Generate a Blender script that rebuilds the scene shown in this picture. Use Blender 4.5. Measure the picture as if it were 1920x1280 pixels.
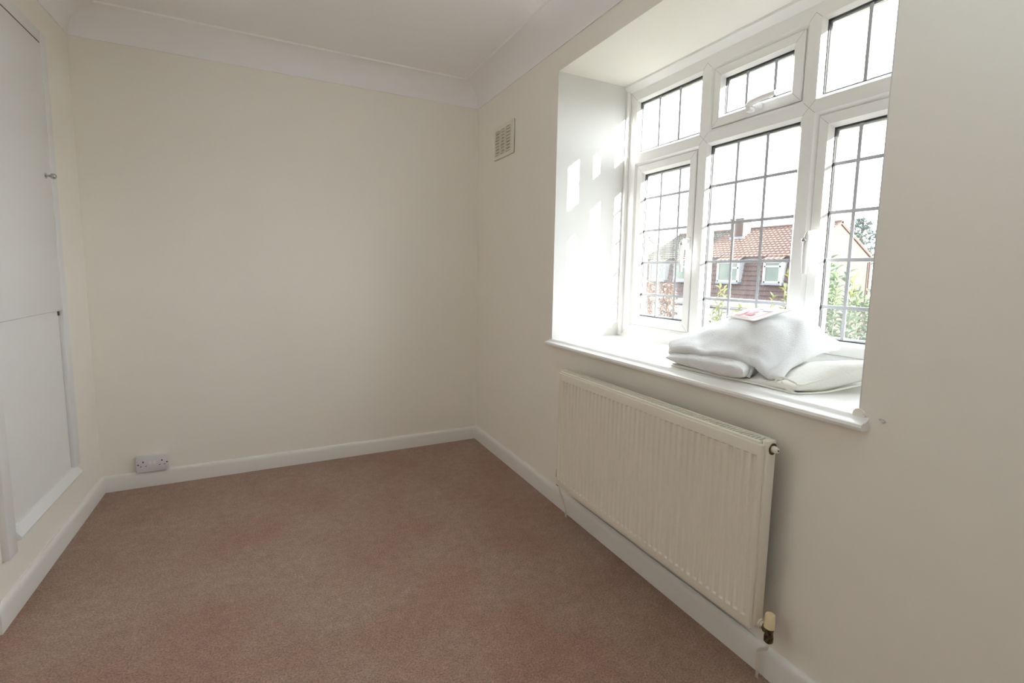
import bpy, bmesh, math, random
from mathutils import Vector, Matrix

for o in list(bpy.data.objects):
    bpy.data.objects.remove(o)
S = bpy.context.scene
COL = S.collection

# ------------------------------------------------------------------ camera
cam_d = bpy.data.cameras.new('camera')
cam_d.sensor_fit = 'HORIZONTAL'
cam_d.sensor_width = 36.0
cam_d.lens = 36.0 * 912.307 / 1920
cam_d.shift_x = -13.977 / 1920
cam_d.shift_y = -28.068 / 1920
cam_d.clip_start = 0.02
cam_d.clip_end = 500
cam = bpy.data.objects.new('camera', cam_d)
COL.objects.link(cam)
RM = Matrix(((0.8900008119652362, 0.03393067567039566, -0.4546946931181085),
             (-0.4556027456430408, 0.10558848061932889, -0.883898869171708),
             (0.01801923593671839, 0.9938308618719043, 0.10943274248233409)))
cam.matrix_world = Matrix.Translation((-1.2904, -3.1672, 1.1856)) @ RM.to_4x4()
S.camera = cam

# ------------------------------------------------------------------ view
S.view_settings.view_transform = 'Standard'
S.view_settings.look = 'None'
S.view_settings.gamma = 1.0
S.view_settings.use_curve_mapping = False
S.view_settings.exposure = 0.24
cy = S.cycles
cy.max_bounces = 18
cy.diffuse_bounces = 16
cy.glossy_bounces = 4
cy.transmission_bounces = 8
cy.transparent_max_bounces = 12
cy.caustics_reflective = False
cy.caustics_refractive = False
cy.sample_clamp_indirect = 8.0
cy.use_denoising = True

# ------------------------------------------------------------------ sky and sun
W = bpy.data.worlds.new('sky')
S.world = W
W.use_nodes = True
nt = W.node_tree
for n in list(nt.nodes):
    nt.nodes.remove(n)
wo = nt.nodes.new('ShaderNodeOutputWorld')
bg = nt.nodes.new('ShaderNodeBackground')
tc = nt.nodes.new('ShaderNodeTexCoord')
sx = nt.nodes.new('ShaderNodeSeparateXYZ')
rp = nt.nodes.new('ShaderNodeValToRGB')
nt.links.new(tc.outputs['Generated'], sx.inputs[0])
nt.links.new(sx.outputs['Z'], rp.inputs[0])
rp.color_ramp.elements[0].position = 0.0
rp.color_ramp.elements[0].color = (0.97, 0.985, 1.0, 1)
rp.color_ramp.elements[1].position = 0.75
rp.color_ramp.elements[1].color = (0.84, 0.93, 1.0, 1)
nt.links.new(rp.outputs[0], bg.inputs[0])
bg.inputs[1].default_value = 10.3
nt.links.new(bg.outputs[0], wo.inputs[0])

sun_d = bpy.data.lights.new('sun', 'SUN')
sun_d.energy = 88.0
sun_d.angle = math.radians(0.55)
sun_d.color = (1.0, 0.965, 0.92)
sun = bpy.data.objects.new('sun', sun_d)
COL.objects.link(sun)
sun.rotation_euler = Vector((-0.30, 1.0, -0.255)).to_track_quat('-Z', 'Y').to_euler()

# added fill light, unseen, near the ceiling beside the camera
lamp_d = bpy.data.lights.new('camera_fill', 'POINT')
lamp_d.energy = 6.6
lamp_d.shadow_soft_size = 0.16
lamp_d.color = (0.74, 0.93, 1.0)
lamp = bpy.data.objects.new('camera_fill', lamp_d)
COL.objects.link(lamp)
lamp.location = (-0.45, -3.1, 2.22)
# second added fill light, in the wall recess to the left, out of view
rfill_d = bpy.data.lights.new('recess_fill', 'POINT')
rfill_d.energy = 6.0
rfill_d.shadow_soft_size = 0.2
rfill_d.color = (0.95, 0.98, 1.0)
rfill = bpy.data.objects.new('recess_fill', rfill_d)
COL.objects.link(rfill)
rfill.location = (-2.42, -1.75, 1.9)

# ------------------------------------------------------------------ helpers
def tag(o, label=None, cat=None, group=None, kind=None):
    if label: o['label'] = label
    if cat: o['category'] = cat
    if group: o['group'] = group
    if kind: o['kind'] = kind
    return o

def empty(name, loc=(0, 0, 0)):
    o = bpy.data.objects.new(name, None)
    COL.objects.link(o)
    o.location = loc
    o.empty_display_size = 0.05
    return o

def wloc(o):
    v = Vector((0, 0, 0))
    while o is not None:
        v += Vector(o.location)
        o = o.parent
    return v

def link(name, me, mat, parent=None, smooth=False):
    """mesh given in world coordinates; stored relative to its parent"""
    o = bpy.data.objects.new(name, me)
    COL.objects.link(o)
    if mat is not None:
        me.materials.append(mat)
    if parent is not None:
        off = wloc(parent)
        for v in me.vertices:
            v.co -= off
        o.parent = parent
    if smooth:
        for p in me.polygons:
            p.use_smooth = True
    return o

class MB:
    """collects shapes and builds ONE mesh object"""
    def __init__(self):
        self.v = []; self.f = []
    def add(self, vs, fs):
        n = len(self.v)
        self.v += [tuple(p) for p in vs]
        self.f += [tuple(i + n for i in f) for f in fs]
        return self
    def box(self, x0, x1, y0, y1, z0, z1, bev=0.0, seg=2):
        bm = bmesh.new()
        vs = [bm.verts.new((x, y, z)) for x in (x0, x1) for y in (y0, y1) for z in (z0, z1)]
        for f in ((0, 1, 3, 2), (4, 6, 7, 5), (0, 4, 5, 1), (2, 3, 7, 6), (0, 2, 6, 4), (1, 5, 7, 3)):
            bm.faces.new([vs[i] for i in f])
        bmesh.ops.recalc_face_normals(bm, faces=bm.faces)
        if bev > 0:
            bmesh.ops.bevel(bm, geom=list(bm.edges), offset=bev, segments=seg, profile=0.5, affect='EDGES')
        bm.verts.index_update()
        self.add([v.co.copy() for v in bm.verts], [[v.index for v in f.verts] for f in bm.faces])
        bm.free()
        return self
    def quad(self, a, b, c, d):
        return self.add([a, b, c, d], [(0, 1, 2, 3)])
    def rings(self, rings, closed=True, cap0=False, cap1=False):
        n = len(rings[0])
        vs = [p for r in rings for p in r]
        fs = []
        for i in range(len(rings) - 1):
            for j in range(n if closed else n - 1):
                k = (j + 1) % n
                fs.append((i * n + j, i * n + k, (i + 1) * n + k, (i + 1) * n + j))
        if cap0: fs.append(tuple(reversed(range(n))))
        if cap1: fs.append(tuple((len(rings) - 1) * n + j for j in range(n)))
        return self.add(vs, fs)
    def tube(self, pts, r, n=12, caps=True):
        pts = [Vector(p) for p in pts]
        rs = r if isinstance(r, (list, tuple)) else [r] * len(pts)
        rings = []
        up = None
        for i, p in enumerate(pts):
            d = (pts[min(i + 1, len(pts) - 1)] - pts[max(i - 1, 0)])
            if d.length < 1e-9: d = Vector((0, 0, 1))
            d.normalize()
            if up is None:
                up = Vector((0, 0, 1)) if abs(d.z) < 0.9 else Vector((1, 0, 0))
            a = d.cross(up).normalized(); b = a.cross(d).normalized(); up = b
            rings.append([p + (a * math.cos(2 * math.pi * k / n) + b * math.sin(2 * math.pi * k / n)) * rs[i] for k in range(n)])
        return self.rings(rings, True, caps, caps)
    def lathe(self, c, axis, prof, n=20):
        c = Vector(c); ax = Vector(axis).normalized()
        t = Vector((0, 0, 1)) if abs(ax.z) < 0.9 else Vector((1, 0, 0))
        a = ax.cross(t).normalized(); b = ax.cross(a)
        rings = [[c + ax * h + (a * math.cos(2 * math.pi * k / n) + b * math.sin(2 * math.pi * k / n)) * max(r, 1e-4) for k in range(n)] for h, r in prof]
        return self.rings(rings, True, True, True)
    def rect_rings(self, spec):
        """picture-frame loft in the window plane: rings of (y0,y1,z0,z1,x)"""
        rings = [[(x, y0, z0), (x, y1, z0), (x, y1, z1), (x, y0, z1)] for y0, y1, z0, z1, x in spec]
        return self.rings(rings, True)
    def prism(self, poly, axis, a0, a1):
        """polygon in the two other axes, extruded along axis"""
        def mk(p, a):
            if axis == 'y': return (p[0], a, p[1])
            if axis == 'x': return (a, p[0], p[1])
            return (p[0], p[1], a)
        return self.rings([[mk(p, a0) for p in poly], [mk(p, a1) for p in poly]], True, True, True)
    def build(self, name, mat, parent=None, smooth=False, recalc=True, auto=None):
        me = bpy.data.meshes.new(name)
        me.from_pydata(self.v, [], self.f)
        if recalc:
            bm = bmesh.new(); bm.from_mesh(me)
            bmesh.ops.recalc_face_normals(bm, faces=bm.faces)
            bm.to_mesh(me); bm.free()
        me.update()
        o = link(name, me, mat, parent, smooth or auto is not None)
        if auto is not None:
            me.set_sharp_from_angle(angle=math.radians(auto))
        return o

def M(name, col, rough=0.5, spec=0.5, metal=0.0, noise=None, bump=None, coat=0.0, sheen=0.0, coord='Object'):
    m = bpy.data.materials.new(name)
    m.use_nodes = True
    t = m.node_tree
    b = t.nodes['Principled BSDF']
    b.inputs['Base Color'].default_value = (*col, 1)
    b.inputs['Roughness'].default_value = rough
    b.inputs['Specular IOR Level'].default_value = spec
    b.inputs['Metallic'].default_value = metal
    b.inputs['Coat Weight'].default_value = coat
    b.inputs['Sheen Weight'].default_value = sheen
    tcn = t.nodes.new('ShaderNodeTexCoord')
    if noise:
        sc, col2, lo, hi = noise
        n = t.nodes.new('ShaderNodeTexNoise'); n.inputs['Scale'].default_value = sc
        n.inputs['Detail'].default_value = 6
        r = t.nodes.new('ShaderNodeValToRGB')
        r.color_ramp.elements[0].position = lo; r.color_ramp.elements[0].color = (*col2, 1)
        r.color_ramp.elements[1].position = hi; r.color_ramp.elements[1].color = (*col, 1)
        t.links.new(tcn.outputs[coord], n.inputs['Vector'])
        t.links.new(n.outputs['Fac'], r.inputs[0])
        t.links.new(r.outputs[0], b.inputs['Base Color'])
    if bump:
        sc, st, dist = bump
        n2 = t.nodes.new('ShaderNodeTexNoise'); n2.inputs['Scale'].default_value = sc
        n2.inputs['Detail'].default_value = 5
        bp = t.nodes.new('ShaderNodeBump'); bp.inputs['Strength'].default_value = st
        bp.inputs['Distance'].default_value = dist
        t.links.new(tcn.outputs[coord], n2.inputs['Vector'])
        t.links.new(n2.outputs['Fac'], bp.inputs['Height'])
        t.links.new(bp.outputs[0], b.inputs['Normal'])
    return m

# ------------------------------------------------------------------ materials
m_wall = M('cream_wall_paint', (0.868, 0.840, 0.782), 0.75, 0.25, noise=(1.7, (0.859, 0.831, 0.770), 0.35, 0.65), bump=(90, 0.05, 0.002))
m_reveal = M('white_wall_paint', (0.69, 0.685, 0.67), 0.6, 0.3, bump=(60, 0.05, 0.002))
m_ceil = M('ceiling_paint', (0.890, 0.876, 0.886), 0.8, 0.2, bump=(70, 0.05, 0.002))
m_gloss = M('white_gloss_paint', (0.88, 0.875, 0.86), 0.28, 0.5, bump=(25, 0.03, 0.002))
m_skirt = M('white_satin_paint', (0.80, 0.79, 0.77), 0.4, 0.45, bump=(30, 0.04, 0.002))
m_door = M('white_eggshell_paint', (0.78, 0.785, 0.785), 0.45, 0.4, bump=(18, 0.05, 0.003))
m_upvc = M('white_upvc', (0.84, 0.835, 0.825), 0.25, 0.5)
m_gasket = M('black_rubber', (0.03, 0.03, 0.032), 0.5, 0.4)
m_lead = M('lead_strip', (0.42, 0.435, 0.465), 0.6, 0.3)
m_alu = M('spacer_aluminium', (0.75, 0.76, 0.77), 0.4, 0.5, metal=0.6)
m_chrome = M('chrome', (0.55, 0.55, 0.55), 0.18, 0.5, metal=1.0)
m_dark = M('near_black', (0.02, 0.02, 0.02), 0.7, 0.2)
m_rad = M('cream_radiator_enamel', (0.80, 0.76, 0.67), 0.35, 0.5)
m_brass = M('aged_brass', (0.22, 0.15, 0.07), 0.45, 0.5, metal=0.8, noise=(120, (0.06, 0.05, 0.04), 0.4, 0.6))
m_cap = M('cream_plastic', (0.82, 0.70, 0.44), 0.4, 0.5)
m_pipe = M('painted_pipe', (0.80, 0.77, 0.70), 0.4, 0.5)
m_plastic = M('white_plastic', (0.74, 0.73, 0.76), 0.3, 0.5)
m_vent = M('cream_vent_plastic', (0.82, 0.79, 0.71), 0.5, 0.4)
m_blanket = M('white_fleece', (0.76, 0.755, 0.77), 0.95, 0.1, sheen=0.5, bump=(260, 0.5, 0.004))
m_blanket.node_tree.nodes['Principled BSDF'].inputs['Subsurface Weight'].default_value = 0.5
m_blanket.node_tree.nodes['Principled BSDF'].inputs['Subsurface Scale'].default_value = 0.06
m_blanket.node_tree.nodes['Principled BSDF'].inputs['Subsurface Radius'].default_value = (1.0, 0.95, 0.95)
m_pillow = M('cream_quilted_cotton', (0.83, 0.82, 0.77), 0.85, 0.2, sheen=0.2, bump=(160, 0.35, 0.003))
m_card = M('white_card', (0.86, 0.85, 0.83), 0.5, 0.4)
m_red = M('red_print', (0.75, 0.18, 0.22), 0.5, 0.4)
m_pink = M('pink_print', (0.85, 0.50, 0.52), 0.5, 0.4)
m_blue = M('lilac_blue_print', (0.50, 0.52, 0.80), 0.5, 0.4)
m_grey = M('pale_grey_print', (0.66, 0.66, 0.72), 0.5, 0.4)

# carpet
m_carpet = bpy.data.materials.new('pink_beige_carpet')
m_carpet.use_nodes = True
t = m_carpet.node_tree; b = t.nodes['Principled BSDF']
b.inputs['Roughness'].default_value = 0.95
b.inputs['Specular IOR Level'].default_value = 0.1
b.inputs['Sheen Weight'].default_value = 0.25
tcn = t.nodes.new('ShaderNodeTexCoord')
def tex(scale, detail=4, rough=0.55):
    n = t.nodes.new('ShaderNodeTexNoise')
    n.inputs['Scale'].default_value = scale; n.inputs['Detail'].default_value = detail
    n.inputs['Roughness'].default_value = rough
    t.links.new(tcn.outputs['Object'], n.inputs['Vector']); return n
def ramp(src, p0, c0, p1, c1):
    r = t.nodes.new('ShaderNodeValToRGB')
    r.color_ramp.elements[0].position = p0; r.color_ramp.elements[0].color = (*c0, 1)
    r.color_ramp.elements[1].position = p1; r.color_ramp.elements[1].color = (*c1, 1)
    t.links.new(src.outputs['Fac'], r.inputs[0]); return r
def mul(a, b_, fac=1.0, mode='MULTIPLY'):
    x = t.nodes.new('ShaderNodeMix'); x.data_type = 'RGBA'; x.blend_type = mode
    x.inputs[0].default_value = fac
    t.links.new(a.outputs[2] if a.type == 'MIX' else a.outputs[0], x.inputs[6])
    t.links.new(b_.outputs[2] if b_.type == 'MIX' else b_.outputs[0], x.inputs[7]); return x
base = ramp(tex(2.2, 3), 0.36, (0.365, 0.212, 0.158), 0.64, (0.405, 0.280, 0.222))
mott = ramp(tex(26, 4, 0.7), 0.30, (0.84, 0.82, 0.80), 0.70, (1.10, 1.10, 1.09))
pile = ramp(tex(170, 3, 0.7), 0.33, (0.55, 0.53, 0.50), 0.66, (1.28, 1.28, 1.27))
mm = mul(mul(base, mott), pile)
t.links.new(mm.outputs[2], b.inputs['Base Color'])
bp = t.nodes.new('ShaderNodeBump'); bp.inputs['Strength'].default_value = 0.8; bp.inputs['Distance'].default_value = 0.006
t.links.new(tex(190, 4, 0.7).outputs['Fac'], bp.inputs['Height'])
t.links.new(bp.outputs[0], b.inputs['Normal'])

# glass: clear sheet with a film of dust that scatters a little light
def glass(name, dust):
    m = bpy.data.materials.new(name); m.use_nodes = True
    t = m.node_tree
    for n in list(t.nodes): t.nodes.remove(n)
    out = t.nodes.new('ShaderNodeOutputMaterial')
    tr = t.nodes.new('ShaderNodeBsdfTransparent'); tr.inputs[0].default_value = (0.95, 0.965, 0.96, 1)
    gl = t.nodes.new('ShaderNodeBsdfGlossy'); gl.inputs['Roughness'].default_value = 0.02
    lw = t.nodes.new('ShaderNodeLayerWeight'); pw = t.nodes.new('ShaderNodeMath'); pw.operation = 'POWER'; pw.inputs[1].default_value = 5.0
    fr = t.nodes.new('ShaderNodeMath'); fr.operation = 'MULTIPLY_ADD'; fr.inputs[1].default_value = 0.96; fr.inputs[2].default_value = 0.04
    t.links.new(lw.outputs['Facing'], pw.inputs[0]); t.links.new(pw.outputs[0], fr.inputs[0])
    mx = t.nodes.new('ShaderNodeMixShader')
    t.links.new(fr.outputs[0], mx.inputs[0]); t.links.new(tr.outputs[0], mx.inputs[1]); t.links.new(gl.outputs[0], mx.inputs[2])
    tl = t.nodes.new('ShaderNodeBsdfTranslucent'); tl.inputs[0].default_value = (0.95, 0.93, 0.9, 1)
    tcn = t.nodes.new('ShaderNodeTexCoord')
    mp = t.nodes.new('ShaderNodeMapping'); mp.inputs['Scale'].default_value = (1, 7, 1.6)
    nz = t.nodes.new('ShaderNodeTexNoise'); nz.inputs['Scale'].default_value = 2.4
    mr = t.nodes.new('ShaderNodeMapRange')
    mr.inputs['From Min'].default_value = 0.3; mr.inputs['From Max'].default_value = 0.7
    mr.inputs['To Min'].default_value = dust * 0.45; mr.inputs['To Max'].default_value = dust * 1.6
    t.links.new(tcn.outputs['Object'], mp.inputs[0]); t.links.new(mp.outputs[0], nz.inputs['Vector'])
    t.links.new(nz.outputs['Fac'], mr.inputs['Value'])
    m2 = t.nodes.new('ShaderNodeMixShader')
    t.links.new(mr.outputs[0], m2.inputs[0]); t.links.new(mx.outputs[0], m2.inputs[1]); t.links.new(tl.outputs[0], m2.inputs[2])
    t.links.new(m2.outputs[0], out.inputs[0])
    return m
m_glass = glass('window_glass', 0.005)
m_glass_dusty = glass('dusty_window_glass', 0.014)

# ================================================================== ROOM SHELL
XL = -2.107                       # left wall plane
YR = -4.15                        # rear wall plane
HC = 2.395                        # ceiling height
YF, YN = -1.025, -2.509           # window recess, far and near reveal
ZS, ZT = 0.851, 2.168             # sill top, recess head
XW = 0.52                         # outer face of the window wall
YST = -1.14                       # the left wall steps back here

fl = MB().box(-2.75, XW, YR - 0.1, 0.1, -0.12, 0.0).build('floor', m_carpet); tag(fl, kind='structure')
ce = MB().box(-2.75, XW, YR - 0.1, 0.1, HC, HC + 0.12).build('ceiling', m_ceil); tag(ce, kind='structure')
wb = MB().box(XL - 0.12, XW, 0.0, 0.12, 0.0, HC).build('wall_back', m_wall); tag(wb, kind='structure')
wl = MB().box(XL - 0.12, XL, YST, 0.0, 0.0, HC).box(-2.75, XL - 0.12, YST, YST + 0.12, 0, HC).box(-2.75, -2.63, YR, YST, 0, HC).build('wall_left', m_wall); tag(wl, kind='structure')
wr_ = MB().box(-2.75, XW, YR - 0.12, YR, 0.0, HC).build('wall_rear', m_wall); tag(wr_, kind='structure')

# right wall with the deep window recess; a shallow hollow behind the radiator
mb = MB()
mb.box(0, XW, YF, 0.0, 0.0, HC)
mb.box(0, XW, YR, YN, 0.0, HC)
mb.box(0, XW, YN, YF, ZT, HC)
hy0, hy1, dep, sl = -1.240, -2.285, 0.012, 0.090
poly = [(0.0, YF), (0.0, hy0), (dep * 0.3, hy0 - sl * 0.35), (dep * 0.7, hy0 - sl * 0.65), (dep, hy0 - sl), (dep, hy1 + sl),
        (dep * 0.7, hy1 + sl * 0.65), (dep * 0.3, hy1 + sl * 0.35), (0.0, hy1), (0.0, YN), (XW, YN), (XW, YF)]
mb.prism(poly, 'z', 0.0, ZS - 0.034)
wr = mb.build('wall_right', m_wall, auto=20); tag(wr, kind='structure')
# white plaster skins of the recess: far reveal, near reveal and head
t_ = 0.003
rv = MB()
rv.box(0.0, 0.452, YF - t_, YF, ZS, ZT)
rv.box(0.0, 0.452, YN, YN + t_, ZS, ZT)
rl = rv.build('trim_4', m_reveal); tag(rl, kind='structure')
hd = MB().box(0.0, 0.452, YN, YF, ZT - t_, ZT).build('trim_5', M('cream_head_paint', (0.885, 0.87, 0.815), 0.6, 0.3)); tag(hd, kind='structure')

# coving: concave plaster moulding with a small step at the ceiling
def cove_profile():
    p = [(0.0, HC - 0.125), (0.006, HC - 0.125), (0.008, HC - 0.113)]
    cx, cz, rx, rz = 0.126, HC - 0.113, 0.118, 0.1045
    for i in range(1, 13):
        a = math.pi - (math.pi / 2) * i / 12
        p.append((cx + rx * math.cos(a), cz + rz * math.sin(a)))
    p += [(0.140, HC - 0.0085), (0.144, HC)]
    return p
prof = cove_profile()
def cove(name, fn, ends):
    mb = MB()
    mb.rings([[fn(d, z, e) for d, z in prof] for e in ends], closed=False)
    o = mb.build(name, m_ceil, auto=35); tag(o, kind='structure'); return o
cove('trim_1', lambda d, z, e: ((-d if e else XL + d), -d, z), (0, 1))
cove('trim_2', lambda d, z, e: (-d, (-d if e else YR), z), (0, 1))
cove('trim_3', lambda d, z, e: (XL + d, (-d if e else YST), z), (0, 1))

# skirting boards
SK, ST = 0.086, 0.016
sp = [(0.0, 0.0), (ST, 0.0), (ST, SK - 0.022), (ST - 0.002, SK - 0.010), (ST - 0.006, SK - 0.003), (ST - 0.011, SK), (0.0, SK)]
def skirt(name, fn):
    mb = MB()
    mb.rings([[fn(d, z, e) for d, z in sp] for e in (0, 1)], closed=True, cap0=True, cap1=True)
    o = mb.build(name, m_skirt, auto=30); tag(o, kind='structure'); return o
skirt('baseboard_back', lambda d, z, e: ((-d if e else XL + d), -d, z))
skirt('baseboard_right', lambda d, z, e: (-d, (-d if e else YR), z * 1.08))
skirt('baseboard_left', lambda d, z, e: (XL + d, (-d if e else -1.132), z))

# ================================================================== WINDOW
win = empty('window_1', (0.44, -1.785, ZS)); tag(win, kind='structure')
XF = 0.44
cols = [(-1.108, -1.512), (-1.585, -1.989), (-2.060, -2.464)]
rows = [(0.920, 1.752), (1.823, 2.071)]
FY0, FY1, FZ0, FZ1 = -1.036, -2.536, 0.866, 2.138
CH = 0.013
# frame: flat front with chamfered openings, 70 mm deep
mb = MB()
ys = [FY0]; 
for a, c in cols: ys += [a + CH, c - CH]
ys.append(FY1)
zs = [FZ0]
for a, c in rows: zs += [a - CH, c + CH]
zs.append(FZ1)
for i in range(len(ys) - 1):
    for j in range(len(zs) - 1):
        if i % 2 == 1 and j % 2 == 1: continue
        for x in (XF, XF + 0.07):
            mb.quad((x, ys[i], zs[j]), (x, ys[i + 1], zs[j]), (x, ys[i + 1], zs[j + 1]), (x, ys[i], zs[j + 1]))
for c in cols:
    for r in rows:
        a, b2 = c[1], c[0]
        mb.rect_rings([(a - CH, b2 + CH, r[0] - CH, r[1] + CH, XF), (a, b2, r[0], r[1], XF + 0.012),
                       (a, b2, r[0], r[1], XF + 0.058), (a - CH, b2 + CH, r[0] - CH, r[1] + CH, XF + 0.07)])
mb.rect_rings([(FY1, FY0, FZ0, FZ1, XF), (FY1, FY0, FZ0, FZ1, XF + 0.07)])
frame = mb.build('window_frame', m_upvc, win, recalc=False)
# thin grey lines for the mitre joints of the welded frame
mj = MB()
def joint(y0, z0, y1, z1, x=XF - 0.0003, w=0.0009):
    d = Vector((0, y1 - y0, z1 - z0)); n = Vector((0, -d.z, d.y)).normalized() * w
    p, q = Vector((x, y0, z0)), Vector((x, y1, z1))
    mj.quad(p + n, q + n, q - n, p - n)
for k in (0, 1):
    ya, yb = cols[k][1] - CH, cols[k + 1][0] + CH
    za, zb = rows[0][1] + CH, rows[1][0] - CH
    joint(ya, za, yb, zb); joint(ya, zb, yb, za)
    ym = (ya + yb) / 2
    joint(ya, rows[1][1] + CH, ym, rows[1][1] + CH + (ya - yb) / 2); joint(yb, rows[1][1] + CH, ym, rows[1][1] + CH + (ya - yb) / 2)
    joint(ya, rows[0][0] - CH, ym, rows[0][0] - CH - (ya - yb) / 2); joint(yb, rows[0][0] - CH, ym, rows[0][0] - CH - (ya - yb) / 2)
joint(cols[0][0] + CH, rows[1][1] + CH, FY0, FZ1); joint(cols[0][0] + CH, rows[0][0] - CH, FY0, FZ0)
mj.build('mitre_joint', M('joint_grey', (0.45, 0.45, 0.45), 0.6), win, recalc=False)
# cover beads round the frame
MB().prism([(XF - 0.034, ZT - t_), (XF, ZT - t_), (XF, FZ1 - 0.006), (XF - 0.005, FZ1 - 0.006), (XF - 0.022, FZ1 + 0.008), (XF - 0.034, ZT - 0.013)], 'y', YF - t_, YN + t_).build('cover_bead', m_upvc, win)
MB().box(XF - 0.020, XF, FY0 - 0.010, YF - t_, FZ0 - 0.01, FZ1, 0.003).build('cover_bead', m_upvc, win)
MB().prism([(XF - 0.012, ZS), (XF, ZS), (XF, FZ0 + 0.002), (XF - 0.004, FZ0 + 0.002)], 'y', YF - t_, YN + t_).build('cover_bead', m_upvc, win)

def ring_obj(name, mat, parent, spec):
    mb = MB(); mb.rect_rings(spec); return mb.build(name, mat, parent, recalc=False)

def glazing(parent, c0, c1, z0, z1, vbars, hbars, mat, deep=0.016):
    """gasket, spacer, sheet of glass and applied lead strips; c0 > c1 in y"""
    xg = XF + deep
    g = 0.004
    ring_obj('gasket', m_gasket, parent, [(c1 - 0.003, c0 + 0.003, z0 - 0.003, z1 + 0.003, xg - 0.002), (c1 + g, c0 - g, z0 + g, z1 - g, xg), (c1 + g, c0 - g, z0 + g, z1 - g, xg + 0.003)])
    s = 0.010
    ring_obj('spacer_bar', m_alu, parent, [(c1 + g, c0 - g, z0 + g, z1 - g, xg + 0.010), (c1 + s, c0 - s, z0 + s, z1 - s, xg + 0.010), (c1 + s, c0 - s, z0 + s, z1 - s, xg + 0.024), (c1 - 0.01, c0 + 0.01, z0 - 0.01, z1 + 0.01, xg + 0.026)])
    MB().box(xg + 0.004, xg + 0.008, c1 - 0.004, c0 + 0.004, z0 - 0.004, z1 + 0.004).build('glass_pane', mat, parent)
    w = 0.0063
    for y in vbars:
        MB().prism([(xg + 0.004, y - w), (xg + 0.0030, y - w * 0.9), (xg + 0.0028, y + w * 0.9), (xg + 0.004, y + w)], 'z', z0 + 0.001, z1 - 0.001).build('lead_strip', m_lead, parent)
    for z in hbars:
        MB().prism([(xg + 0.004, z - w), (xg + 0.0024, z - w * 0.9), (xg + 0.0024, z + w * 0.9), (xg + 0.004, z + w)], 'y', c1 + 0.001, c0 - 0.001).build('lead_strip', m_lead, parent)

HB = [1.579, 1.414, 1.250, 1.086]
def sash(name, c0, c1, z0, z1, vbars, hbars, mat):
    so = MB(); e = 0.002; f1, f2 = 0.037, 0.050
    x0 = XF + 0.004
    so.rect_rings([(c1 + e, c0 - e, z0 + e, z1 - e, x0 + 0.03), (c1 + e, c0 - e, z0 + e, z1 - e, x0 + 0.003), (c1 + e + 0.003, c0 - e - 0.003, z0 + e + 0.003, z1 - e - 0.003, x0),
                   (c1 + f1, c0 - f1, z0 + f1, z1 - f1, x0), (c1 + f1 + 0.003, c0 - f1 - 0.003, z0 + f1 + 0.003, z1 - f1 - 0.003, x0 + 0.004), (c1 + f2, c0 - f2, z0 + f2, z1 - f2, x0 + 0.014), (c1 + f2, c0 - f2, z0 + f2, z1 - f2, x0 + 0.055),
                   (c1 + e, c0 - e, z0 + e, z1 - e, x0 + 0.055)])
    o = so.build(name, m_upvc, win, recalc=False)
    sj = MB()
    for ya, yb in ((c0, -1), (c1, 1)):
        for za, zb in ((z0, 1), (z1, -1)):
            d = Vector((0, yb * f1, zb * f1)); n = Vector((0, -d.z, d.y)).normalized() * 0.0008
            p = Vector((x0 - 0.0003, ya + yb * 0.005, za + zb * 0.005)); q = p + d * 0.85
            sj.quad(p + n, q + n, q - n, p - n)
    sj.build('mitre_joint', bpy.data.materials['joint_grey'], o, recalc=False)
    glazing(o, c0 - f2, c1 + f2, z0 + f2, z1 - f2, vbars, hbars, mat, 0.022)
    return o
def thirds(c): return [c[0] + (c[1] - c[0]) / 3, c[0] + 2 * (c[1] - c[0]) / 3]
# fixed lights: top left, centre, top right
glazing(win, cols[0][0], cols[0][1], rows[1][0], rows[1][1], thirds(cols[0]), [], m_glass)
glazing(win, cols[1][0], cols[1][1], rows[0][0], rows[0][1], thirds(cols[1]), HB, m_glass)
glazing(win, cols[2][0], cols[2][1], rows[1][0], rows[1][1], thirds(cols[2]), [], m_glass)
# opening lights
s_left = sash('casement_sash', cols[0][0], cols[0][1], rows[0][0], rows[0][1], [-1.272, -1.396], HB, m_glass_dusty)
s_vent = sash('vent_sash', cols[1][0], cols[1][1], rows[1][0], rows[1][1], [-1.738, -1.864], [], m_glass)
s_right = sash('casement_sash', cols[2][0], cols[2][1], rows[0][0], rows[0][1], [-2.193, -2.318], HB, m_glass)

# lever handles
def handle(parent, y, z, horizontal=False):
    x0 = XF + 0.004
    h = MB()
    if horizontal:
        h.box(x0 - 0.012, x0, y - 0.035, y + 0.022, z - 0.013, z + 0.013, 0.004)
        h.tube([(x0 - 0.008, y, z), (x0 - 0.030, y, z)], 0.010, 12)
        h.tube([(x0 - 0.030, y + 0.010, z + 0.004), (x0 - 0.040, y - 0.012, z + 0.010), (x0 - 0.044, y - 0.06, z + 0.014), (x0 - 0.044, y - 0.118, z + 0.016)], [0.013, 0.012, 0.0105, 0.009], 10)
        h.box(x0 - 0.046, x0 - 0.014, y - 0.012, y + 0.012, z - 0.020, z - 0.004, 0.005)
    else:
        h.box(x0 - 0.012, x0, y - 0.013, y + 0.013, z - 0.035, z + 0.022, 0.004)
        h.tube([(x0 - 0.008, y, z), (x0 - 0.034, y, z)], 0.011, 12)
        h.tube([(x0 - 0.030, y, z + 0.010), (x0 - 0.042, y, z - 0.012), (x0 - 0.046, y, z - 0.07), (x0 - 0.044, y, z - 0.135)], [0.012, 0.012, 0.010, 0.008], 10)
    o = h.build('lever_handle', m_upvc, parent, auto=40)
    return o
handle(s_left, -1.494, 1.340)
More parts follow.
